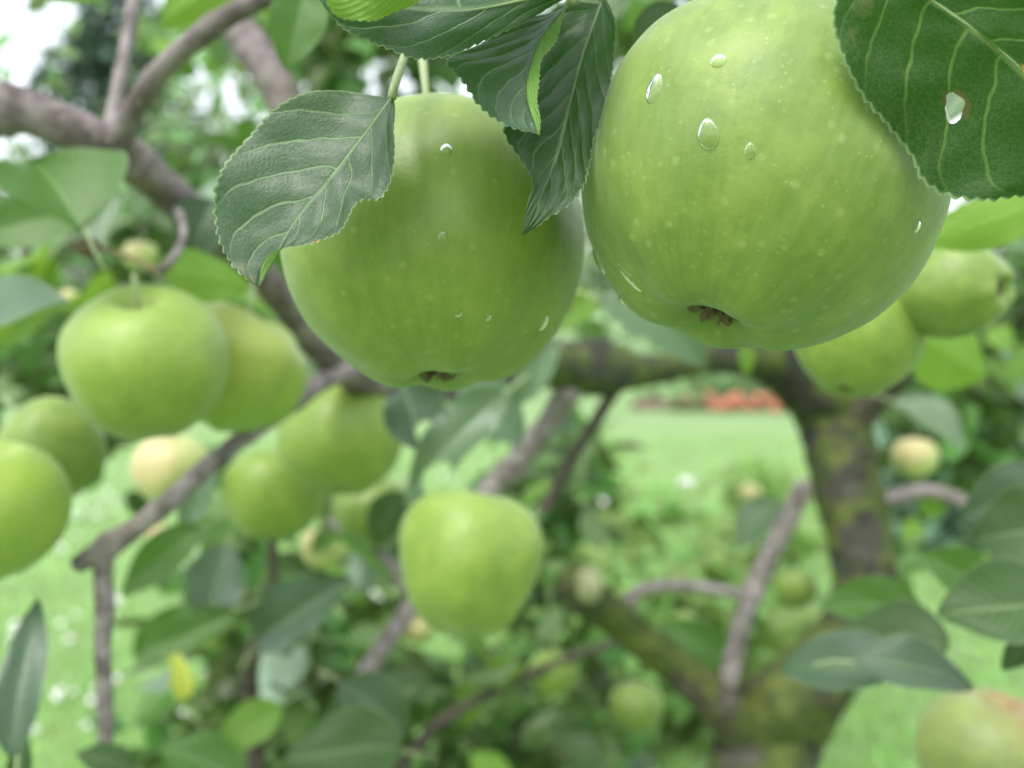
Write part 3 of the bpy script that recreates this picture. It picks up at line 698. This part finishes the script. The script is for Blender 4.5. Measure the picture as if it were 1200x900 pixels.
# ------------------------------------------------------------------ leaves
def stalk(parent, pts, r=.0009, mat='stalk', name='leaf_stalk'):
    n = 12
    off = parent.location.copy()
    sm = spline(pts, n); vs = [P(*q) - off for q in sm]
    v, f = tube(vs, [r * (1.25 - .4 * i / n) for i in range(n)], 8)
    return mesh_obj(name, v, f, M[mat], parent)
def hero(mid, left, right, mat, label, nr=170, nc=13, bulge=.12, teeth=30, tamp=.0011, flip=False, holes=(), stk=None, wave=.0012, ripple=.0006, seed=0, skip_u=0.03, turn_right=False, name='apple_leaf'):
    """A leaf drawn by its midrib and two margins, each a line of (x, y, depth)."""
    ml, ll, rl = spline(mid, nr), spline(left, nr), spline(right, nr)
    org = P(*mid[0]); V, UV = [], []
    for i in range(nr):
        u = i / (nr - 1); m_ = P(*ml[i]); row = []
        for sgn, e in ((-1, P(*ll[i])), (1, P(*rl[i]))):
            dv = e - m_; L = dv.length
            tang = (P(*ml[min(i + 1, nr - 1)]) - P(*ml[max(i - 1, 0)])).normalized()
            nrm = dv.cross(tang) * sgn
            nrm = nrm.normalized() if nrm.length > 1e-9 else Vector((0, -1, 0))
            pts = []
            for k_ in range(1, nc + 1):
                s = k_ / nc
                p = m_ + dv * s + nrm * (bulge * L * math.sin(math.pi * s * .5) * (1 - s) * 2.2)
                p += nrm * (wave * math.sin(u * 17 + seed + sgn) * s ** 2 + ripple * noise.noise(Vector((u * 9, s * 3 * sgn, seed))) * min(1, L / .01))
                if k_ >= nc - 1 and skip_u < u < .995:
                    tt = (u * teeth + .35 * noise.noise(Vector((u * 14, sgn, seed)))) % 1.0
                    saw = math.sin(math.pi * .5 * tt / .74) if tt < .74 else (1 - tt) / .26
                    saw *= .65 + .6 * abs(noise.noise(Vector((u * 31, sgn * 2, seed))))
                    am = tamp * .8 * (saw - .35) * min(1, L / .006)
                    p += (dv.normalized() + tang * .5) * am * (1 if k_ == nc else .35)
                pts.append((p, s * sgn))
            row.append(pts)
        line = [q for q in reversed(row[0])] + [(m_, 0.0)] + row[1]
        for p, v_ in line: V.append(p - org); UV.append((u, v_))
    W = 2 * nc + 1; Fc = []
    scr = None
    if holes:
        def pix(p):
            q = p + org - CAM; d = q.dot(FWD); return 600 + F * q.dot(RT) / d, 450 - F * q.dot(UP) / d
        scr = [pix(p) for p in V]
    for i in range(nr - 1):
        for j in range(W - 1):
            a = i * W + j; f = (a, a + W, a + W + 1, a + 1)
            if scr:
                cx = sum(scr[q][0] for q in f) / 4; cy = sum(scr[q][1] for q in f) / 4
                if any(((cx - hx_) / ra) ** 2 + ((cy - hy_) / rb) ** 2 < 1 + .5 * noise.noise(Vector((math.atan2(cy - hy_, cx - hx_) * 1.5, seed, 1))) for hx_, hy_, ra, rb in holes): continue
            Fc.append(f if not (flip ^ (turn_right and j >= nc)) else f[::-1])
    for hx_, hy_, ra, rb in holes:
        rho = [math.hypot((q[0] - hx_) / ra, (q[1] - hy_) / rb) for q in scr]
        ci = min(range(len(V)), key=lambda i_: rho[i_]); cen = V[ci].copy()
        cnt = {}
        for f in Fc:
            for q in f: cnt[q] = cnt.get(q, 0) + 1
        for i_, rh in enumerate(rho):
            if .4 < rh < 1.9 and 0 < cnt.get(i_, 0) < 4:
                a_ = math.atan2(scr[i_][1] - hy_, scr[i_][0] - hx_)
                tgt = 1 + .55 * noise.noise(Vector((math.cos(a_) * 1.1, math.sin(a_) * 1.1, seed)))
                V[i_] = cen + (V[i_] - cen) * (tgt / rh)
    o = empty(name, org); tag(o, label, 'leaf')
    bl = mesh_obj('blade', V, Fc, M[mat], o, uvs=UV)
    mr = [P(*ml[i]) - org for i in range(0, int(nr * .93), 6)]
    # the midrib stands out below the blade
    n_f = Vector((0, 0, 0))
    for p_ in list(bl.data.polygons)[::40]: n_f += p_.normal
    n_f = n_f.normalized()
    v, f = tube([p - n_f * .00025 for p in mr], [(.00028 if mat in ('hero_deep', 'hero_fold') else .00042) * (1 - .75 * i / len(mr)) for i in range(len(mr))], 6); mesh_obj('midrib', v, f, M['rib_deep' if mat in ('hero_deep', 'hero_fold') else 'rib'], o)
    if stk: stalk(o, stk, r=.00085)
    return o
def E(pts, d0, d1=None):
    """give a margin a depth running from d0 to d1"""
    d1 = d0 if d1 is None else d1; n = len(pts) - 1
    return [(p[0], p[1], p[2] if len(p) > 2 else d0 + (d1 - d0) * i / n) for i, p in enumerate(pts)]
# toothed leaf over the second apple
hero(E([(459, 114), (425, 160), (385, 212), (345, 262), (303, 338)], .214, .206),
     E([(459, 114, .214), (425, 106, .216), (385, 106, .216), (330, 124, .214), (283, 165, .211), (256, 215, .209), (253, 268, .207), (272, 310, .206), (303, 338, .206)], .21),
     E([(459, 114, .214), (464, 142, .209), (464, 182, .207), (446, 226, .205), (424, 236, .205), (404, 268, .204), (372, 279, .204), (335, 290, .2045), (316, 308, .205), (303, 338, .206)], .21),
     'hero_left', 'toothed grey-green leaf lying over the left side of the second apple', flip=False, teeth=34, tamp=.0010, bulge=.06, seed=1, stk=[(459, 114, .214), (464, 95, .218), (472, 72, .225), (484, 40, .235), (520, -20, .26)])
# puckered, folded leaf between the two front apples
hero(E([(668, 2), (640, 35), (622, 75), (617, 112), (631, 158)], .214, .198),
     E([(668, 2, .214), (615, 25, .215), (570, 45, .213), (524, 70, .211), (545, 100, .209), (566, 128, .206), (600, 150, .202), (631, 158, .198)], .21),
     E([(668, 2, .214), (656, 34, .2085), (636, 74, .2045), (629, 112, .2015), (634, 140, .199), (631, 158, .198)], .205),
     'hero_fold', 'puckered leaf folded along its rib, above the gap of the two front apples', flip=False, teeth=26, tamp=.0012, bulge=.10, wave=.0007, seed=2, turn_right=True, stk=[(668, 2, .214), (690, -15, .22), (720, -30, .235)])
# deep green leaf behind it
hero(E([(706, 0), (684, 60), (668, 120), (650, 190), (612, 274)], .222, .204),
     E([(706, 0, .222), (655, 10, .222), (626, 60, .221), (612, 120, .218), (590, 152, .214), (610, 185, .211), (626, 222, .208), (612, 274, .204)], .21),
     E([(706, 0, .222), (720, 30, .222), (723, 70, .222), (712, 110, .22), (700, 150, .215), (690, 200, .21), (672, 236, .207), (640, 256, .205), (612, 274, .204)], .21),
     'hero_deep', 'deep green hanging leaf squeezed between the two front apples', flip=False, teeth=30, tamp=.0010, bulge=.10, seed=3, stk=[(706, 0, .222), (715, -20, .225), (740, -40, .24)])
# long leaf crossing the top
hero(E([(700, -18), (620, -2), (540, 12), (450, 6), (360, -12)], .20, .186),
     E([(700, -18, .20), (665, 4, .203), (610, 24, .199), (560, 52, .196), (520, 66, .193), (480, 69, .191), (435, 48, .188), (400, 26, .186), (360, -12, .186)], .19),
     E([(700, -18, .20), (640, -70, .212), (540, -95, .212), (450, -80, .207), (390, -50, .197), (360, -12, .186)], .19),
     'hero_left', 'long leaf hanging into the picture along the top, above the second apple', flip=True, teeth=34, tamp=.0009, bulge=.10, seed=4)
hero(E([(500, -40), (460, -12), (420, -6), (372, -14)], .180, .176),
     E([(500, -40, .18), (486, 0, .182), (455, 20, .181), (415, 24, .178), (388, 10, .176), (372, -14, .176)], .18),
     E([(500, -40, .18), (460, -60, .184), (420, -58, .182), (372, -14, .176)], .18),
     'bright', 'bright green leaf tip lapping over the long leaf at the top', flip=False, teeth=20, tamp=.0007, seed=5, nr=90)
# big dark leaf at the upper right, with a hole
hero(E([(1040, -45), (1085, -5), (1145, 38), (1205, 90), (1265, 165), (1300, 225)], .178, .180),
     E([(1040, -45, .178), (1000, -30, .18), (979, 10, .181), (984, 60, .183), (1008, 110, .185), (1044, 152, .186), (1070, 185, .1865), (1082, 212, .1865), (1110, 229, .187), (1150, 234, .186), (1200, 229, .185), (1250, 228, .183), (1300, 225, .18)], .18),
     E([(1040, -45, .178), (1100, -75, .176), (1180, -60, .174), (1260, 0, .173), (1305, 80, .174), (1320, 160, .177), (1300, 225, .18)], .18),
     'hero_right', 'big dark backlit leaf with a small hole over the right shoulder of the front apple', flip=False, teeth=34, tamp=.0012, bulge=.05, nc=22, nr=220, seed=6, holes=((1119, 126, 11.5, 17),), ripple=.001)

def shape_w(t, pw=.85):
    return (math.sin(math.pi * min(1, max(0, t)) ** pw) ** .72) * (1 - .10 * t)
def leaf_local(wr=.58, fold=.12, curl=.12, wave=.02, seed=0, nr=40, nc=6, teeth=22, tamp=.008, holes=()):
    V, UV, Fc = [], [], []
    for i in range(nr + 1):
        t = i / nr
        for j in range(-nc, nc + 1):
            s = j / nc; hw = wr / 2 * shape_w(t)
            if abs(j) == nc and 0 < i < nr: hw += tamp * (((t * teeth + seed) % 1) - .4)
            y = s * hw
            z = fold * abs(s) ** 1.2 * hw * 2 - curl * (t ** 2) + .10 * curl * math.sin(t * 3) + wave * math.sin(t * 11 + seed * 2 + (2 if s > 0 else 0)) * s * s
            z += .035 * noise.noise(Vector((t * 3.2, s * 1.6, seed * 1.7))) * abs(s) ** .6
            x = t + .015 * math.sin(seed + t * 4)
            V.append(Vector((x, y + .03 * math.sin(t * 3 + seed), z))); UV.append((t, s))
    W = 2 * nc + 1
    for i in range(nr):
        for j in range(W - 1):
            a = i * W + j; f = (a, a + W, a + W + 1, a + 1)
            cx = (V[a].x + V[a + W + 1].x) / 2; cy = (V[a].y + V[a + W + 1].y) / 2
            if any(((cx - h0) / h2) ** 2 + ((cy - h1) / h3) ** 2 < 1 for h0, h1, h2, h3 in holes): continue
            Fc.append(f[::-1] if False else f)
    return V, Fc, UV
def leaf_frame(b, t, up, under, twist=0):
    """matrix with X along the leaf and Z out of its upper face"""
    ax = (t - b); L = ax.length; ax.normalize()
    toc = (CAM - (b + t) / 2).normalized()
    n = toc * (1 - up) + Vector((0, 0, 1)) * up
    n = (n - ax * n.dot(ax)).normalized()
    n = Matrix.Rotation(R(twist), 3, ax) @ n
    vis = abs(n.dot(toc))
    if under: n = -n
    y = n.cross(ax)
    return Matrix((ax, y, n)).transposed().to_4x4(), L, vis
def leaf(b, t, wpx, mat, label, up=.4, under=False, twist=0, fold=None, curl=None, seed=0, holes=(), stk=None, wave=.02, group=None):
    rn = random.Random(seed * 7 + 3)
    fold = rn.uniform(.12, .40) if fold is None else fold
    curl = rn.uniform(.05, .28) if curl is None else curl
    B, T = P(*b), P(*t)
    m, L, vis = leaf_frame(B, T, up, under, twist)
    dm = (b[2] + t[2]) / 2
    wr = wpx * dm / F / L / max(.5, vis)
    wr = min(wr, 1.0)
    V, Fc, UV = leaf_local(wr, fold, curl * (-1 if under else 1), wave, seed, 60, 10, 24, .008, holes)
    m = Matrix.Translation(B) @ m @ Matrix.Scale(L, 4)
    e = tag(empty('apple_leaf', (0, 0, 0), m), label, 'leaf', group)
    mesh_obj('blade', V, Fc, M[mat], e, uvs=UV)
    v, f = tube([Vector((-.30, .0, -.12)), Vector((-.16, .01, -.05)), Vector((0, .0, -.004)), Vector((.05, 0, -.012))],
                [.013, .011, .011, .006], 6); mesh_obj('leaf_stalk', v, f, M['stalk'], e)
    return e
LV = [
 ((160, -40, .40), (18, -8, .40), 60, 'bright', 'bright green leaf across the top left corner against the white sky', dict(up=.1, under=True)),
 ((330, -60, .50), (180, 30, .50), 90, 'bright', 'bright leaf behind the thin upright twig at the top', dict(up=.2, under=True)),
 ((352, -10, .36), (338, 78, .355), 62, 'mid', 'small hanging leaf right of the rising side branch at the top', dict(up=.15, seed=1)),
 ((100, 268, .42), (30, 165, .44), 125, 'mid', 'broad pale leaf with a curved stalk under the long branch at left', dict(up=.25, seed=2, twist=15, curl=.2)),
 ((250, 235, .50), (222, 308, .49), 62, 'teal', 'dark bluish leaf hanging on the long branch left of the toothed leaf', dict(up=.3, seed=3)),
 ((190, 320, .46), (298, 330, .50), 52, 'bright', 'bright leaf above the knobbly apple', dict(up=.2, under=True, seed=4)),
 ((-40, 400, .50), (62, 345, .48), 52, 'blue', 'pale bluish leaf left of the round left apple', dict(up=.5, seed=5)),
 ((-20, 275, .55), (110, 245, .56), 70, 'mid', 'green leaf at the left edge below the pale broad leaf', dict(up=.3, seed=6)),
 ((60, 300, .75), (0, 410, .75), 60, 'bright', 'small leaf at the left edge under the bluish one', dict(up=.2, seed=7)),
 ((20, 890, .42), (30, 695, .44), 56, 'teal', 'long bluish leaf standing at the lower left edge', dict(up=.15, seed=8, twist=-10)),
 ((12, 960, .44), (24, 850, .44), 30, 'dark', 'small dark leaf under the long one at the lower left edge', dict(up=.15, seed=9)),
 ((235, 620, .62), (140, 695, .60), 52, 'mid', 'green leaf just right of the fork of the slanting twig', dict(up=.2, seed=10)),
 ((255, 545, .63), (205, 625, .62), 40, 'blue', 'pale bluish leaf behind the slanting twig', dict(up=.5, seed=11)),
 ((265, 640, .72), (235, 735, .70), 70, 'teal', 'dark bluish leaf below the pale one at lower left', dict(up=.2, seed=12)),
 ((275, 715, .70), (165, 765, .68), 42, 'mid', 'green leaf pointing left over the clovers', dict(up=.2, seed=13)),
 ((300, 760, .74), (405, 672, .72), 66, 'teal', 'dark blue-green leaf right of the dark upright twig', dict(up=.35, seed=14)),
 ((330, 825, .62), (248, 885, .60), 52, 'bright', 'yellow-green leaf low at the left', dict(up=.3, seed=15)),
 ((215, 820, .85), (205, 765, .85), 26, 'yellow', 'curled yellow leaf over the clover lawn', dict(up=.3, seed=16, fold=.5, curl=.5)),
 ((470, 880, .60), (335, 880, .58), 84, 'dark', 'broad dark leaf at the bottom, right of the yellow-green one', dict(up=.3, seed=17)),
 ((400, 800, .66), (480, 860, .66), 60, 'teal', 'dark bluish leaf at the lower end of the hanging twig', dict(up=.4, seed=18)),
 ((160, 900, .56), (90, 880, .55), 40, 'dark', 'dark leaf below the end of the downward twig', dict(up=.3, seed=19)),
 ((290, 910, .60), (180, 870, .6), 60, 'mid', 'mid green leaf on the bottom edge at left', dict(up=.3, seed=20)),
 ((470, 455, .58), (505, 530, .57), 78, 'teal', 'holed leaf just under the second apple', dict(up=.35, seed=21, holes=((.70, .06, .15, .13),), wave=.06)),
 ((590, 462, .58), (475, 580, .55), 62, 'blue', 'curved pale leaf with a hole above the boxy apple', dict(up=.3, seed=22, holes=((.74, .04, .11, .085),), fold=.3, wave=.07, curl=.25)),
 ((545, 450, .62), (612, 515, .62), 70, 'blue', 'pale leaf behind the curved holed one', dict(up=.4, seed=23)),
 ((655, 405, .60), (600, 470, .60), 44, 'blue', 'pale leaf in front of the knobbly part of the branch', dict(up=.4, seed=24)),
 ((690, 345, .62), (650, 380, .60), 34, 'bright', 'small bright leaf in the gap of the two front apples', dict(up=.1, seed=25)),
 ((700, 350, .55), (838, 415, .54), 66, 'blue', 'broad bluish leaf just below the big front apple', dict(up=.35, seed=26)),
 ((872, 402, .60), (878, 440, .60), 20, 'bright', 'tiny pale green leaf tip in front of the dark branch', dict(up=.1, seed=27)),
 ((470, 575, .75), (440, 640, .75), 50, 'dark', 'very dark leaf between the dim apple and the boxy one', dict(up=.2, seed=28)),
 ((1230, 230, .34), (1075, 285, .36), 66, 'bright', 'wide bright leaf under the big dark holed leaf', dict(up=.1, under=True, seed=29)),
 ((1075, 395, .62), (1165, 440, .64), 74, 'bright', 'bright leaf below the apple with the dark eye', dict(up=.1, under=True, seed=30)),
 ((1045, 470, .95), (1135, 525, .92), 40, 'blue', 'pale bluish leaf right of the trunk fork', dict(up=.6, seed=31)),
 ((1240, 560, .45), (1125, 600, .46), 74, 'teal', 'big dark leaf at the right edge, upper of the pair', dict(up=.3, seed=32)),
 ((1250, 615, .43), (1140, 630, .44), 100, 'dark', 'big dark leaf at the right edge, lower of the pair', dict(up=.25, seed=33)),
 ((1150, 690, .52), (1085, 650, .52), 56, 'mid', 'mid green leaf above the cluster of leaves at lower right', dict(up=.2, seed=34)),
 ((1080, 720, .50), (962, 700, .52), 56, 'mid', 'mid green leaf at the upper left of the lower right cluster', dict(up=.3, seed=35)),
 ((1110, 760, .47), (980, 735, .50), 84, 'dark', 'rounded dark leaf in the middle of the lower right cluster', dict(up=.3, seed=36)),
 ((1060, 790, .46), (908, 765, .50), 70, 'teal', 'pointed bluish leaf at the lower left of the lower right cluster', dict(up=.45, seed=37)),
 ((1000, 775, .45), (1152, 790, .44), 62, 'teal', 'broad bluish leaf at the bottom of the lower right cluster', dict(up=.4, seed=38)),
 ((1245, 700, .41), (1098, 720, .42), 100, 'dark', 'large dark leaf at the right of the lower right cluster', dict(up=.3, seed=39)),
 ((1230, 740, .42), (1175, 785, .42), 40, 'dark', 'small dark curled leaf under the large one at the right edge', dict(up=.2, seed=40)),
 ((915, 588, 1.22), (862, 640, 1.22), 46, 'blue', 'pale bluish leaf left of the trunk behind the upright spur', dict(up=.5, seed=41)),
 ((850, 775, 1.15), (780, 728, 1.15), 50, 'mid', 'green leaf just above the burl', dict(up=.2, seed=42)),
 ((740, 0, .34), (770, -30, .34), 60, 'mid', 'small leaf at the top edge over the big front apple', dict(up=.2, seed=43)),
 ((800, 10, .30), (740, 60, .31), 50, 'teal', 'bluish leaf behind the left shoulder of the big front apple', dict(up=.3, seed=44)),
 ((1150, 90, .42), (1095, 150, .42), 60, 'blue', 'pale leaf glimpsed through the hole of the big dark leaf', dict(up=.5, seed=46)),
 ((610, 470, .85), (560, 500, .85), 40, 'dark', 'dark leaf behind the pale holed leaves', dict(up=.2, seed=45)),
]
for b, t, wpx, mt, lb, kw in LV: leaf(b, t, wpx, mt, lb, **kw)

# ------------------------------------------------------------------ the rest of the foliage: copies of a few leaves
protos = []
for k_, mt in enumerate(['dark', 'mid', 'mid', 'bright', 'teal', 'blue', 'yellow', 'mid', 'dark', 'teal']):
    V, Fc, UV = leaf_local(.52 + .1 * random.random(), random.uniform(.05, .3), random.uniform(.02, .3), .03, k_, 18, 4, 9, .008)
    me_o = mesh_obj('apple_leaf', V, Fc, M[mt], uvs=UV); protos.append((mt, me_o.data)); bpy.data.objects.remove(me_o)
sv, sf = tube([Vector((-.30, .0, -.12)), Vector((-.14, .01, -.04)), Vector((.02, 0, -.004))], [.013, .011, .010], 5)
st_o = mesh_obj('leaf_stalk', sv, sf, M['stalk']); st_me = st_o.data; bpy.data.objects.remove(st_o)
def scatter(n, x0, x1, y0, y1, d0, d1, mats, label, group, size=(.042, .075), under=.35, avoid=()):
    for _ in range(n):
        for _t in range(30):
            x, y = random.uniform(x0, x1), random.uniform(y0, y1)
            if not any(a <= x <= c_ and b <= y <= d_ for a, b, c_, d_ in avoid): break
        d = random.uniform(d0, d1); L = random.uniform(*size)
        m_ = random.choice(mats); me = random.choice([q for q in protos if q[0] == m_])[1]
        c_ = P(x, y, d)
        ax = Vector((random.gauss(0, 1), random.gauss(0, .7), random.gauss(-.5, .6))).normalized()
        mt4, _, _ = leaf_frame(c_, c_ + ax, random.uniform(.1, .8), random.random() < under, random.uniform(-45, 45))
        e = bpy.data.objects.new('apple_leaf', me); C.objects.link(e)
        e.matrix_world = Matrix.Translation(c_ - ax * L * .5) @ mt4 @ Matrix.Scale(L, 4)
        tag(e, label, 'leaf', group)
        s_ = bpy.data.objects.new('leaf_stalk', st_me); C.objects.link(s_); s_.parent = e
G = ['mid', 'mid', 'dark', 'bright', 'teal']
scatter(26, 165, 420, -20, 250, .8, 1.7, ['bright', 'mid', 'bright', 'blue', 'mid'], 'blurred pale leaf behind the branches at upper left', 'pale leaves behind the upper left branches', avoid=((0, 0, 70, 120),))
scatter(26, -20, 340, 215, 370, .65, 1.3, ['bright', 'mid', 'mid', 'blue', 'dark'], 'blurred leaf in the foliage above the round left apple', 'leaves above the round left apple')
scatter(20, -20, 330, 340, 620, .8, 1.5, ['mid', 'dark', 'blue', 'bright'], 'blurred leaf behind the cluster of left apples', 'leaves behind the left apples')
scatter(40, 180, 480, 600, 900, .80, 1.3, ['mid', 'dark', 'teal', 'bright', 'blue', 'dark'], 'blurred leaf in the dense foliage at lower left', 'leaves at lower left', avoid=((120, 760, 190, 900), (340, 700, 400, 790)))
scatter(58, 400, 760, 660, 920, 1.06, 1.7, ['mid', 'dark', 'teal', 'bright', 'mid', 'dark'], 'blurred leaf in the foliage at bottom centre', 'leaves at bottom centre', avoid=((560, 690, 640, 760), (650, 660, 780, 800)))
scatter(22, 560, 700, 460, 700, 1.05, 1.7, ['mid', 'dark', 'bright', 'teal'], 'blurred leaf right of the boxy apple', 'leaves right of the boxy apple')
scatter(24, 1030, 1230, 330, 660, 1.2, 2.0, ['blue', 'mid', 'teal', 'bright', 'blue'], 'blurred leaf right of the trunk', 'leaves right of the trunk')
scatter(14, 640, 1010, 320, 440, 1.2, 1.8, ['mid', 'dark', 'teal'], 'blurred leaf behind the horizontal branch', 'leaves behind the horizontal branch')
scatter(5, 1030, 1090, 600, 700, 1.25, 1.6, ['mid', 'bright', 'dark'], 'blurred leaf beside the leaning trunk', 'leaves beside the trunk')
scatter(26, 420, 1200, -60, 60, .6, 1.2, ['mid', 'bright', 'dark'], 'blurred leaf along the top behind the front leaves', 'leaves along the top')
# the crown farther in and overhead, plus unseen leaves added to block light
def pc(x, y, d, wx, wy, wd):
    q = P(x, y, d) - ROOT
    return (q.x, q.y, q.z, wx * d / F, wd, wy * d / F)
ccs = [(-.3, .5, 2.15, 1.3, .9, .28), (-1.2, .2, 2.2, .8, .9, .3), (.7, .6, 2.2, .9, .9, .3), (-.4, 1.5, 1.75, 1.6, .5, .35)]
ccs += [(-.2, -1.9, 1.6, 2.2, .5, 1.0), (-2.2, -.6, 1.5, .5, 1.5, 1.0), (1.8, -.6, 1.5, .5, 1.5, .9)]  # unseen leaf banks added behind and beside the camera to cut frontal light
tag(leaf_cloud('crown', ccs, 6500, .075, M['fern'], TREE), kind='stuff')
ccs = [pc(330, 760, 1.25, 150, 130, .15), pc(520, 850, 1.45, 140, 70, .15), pc(650, 830, 1.6, 100, 80, .15), pc(610, 620, 1.6, 60, 110, .15), pc(260, 870, 1.2, 130, 60, .12), pc(300, 690, 1.15, 80, 60, .12), pc(670, 560, 1.7, 40, 90, .15),
       pc(60, 420, 1.3, 120, 110, .15), pc(260, 280, 1.4, 150, 110, .15), pc(430, 60, 1.4, 110, 100, .2), pc(780, 20, 1.4, 140, 60, .2), pc(1150, 480, 1.7, 110, 110, .2), pc(1140, 350, 1.7, 100, 60, .2)]
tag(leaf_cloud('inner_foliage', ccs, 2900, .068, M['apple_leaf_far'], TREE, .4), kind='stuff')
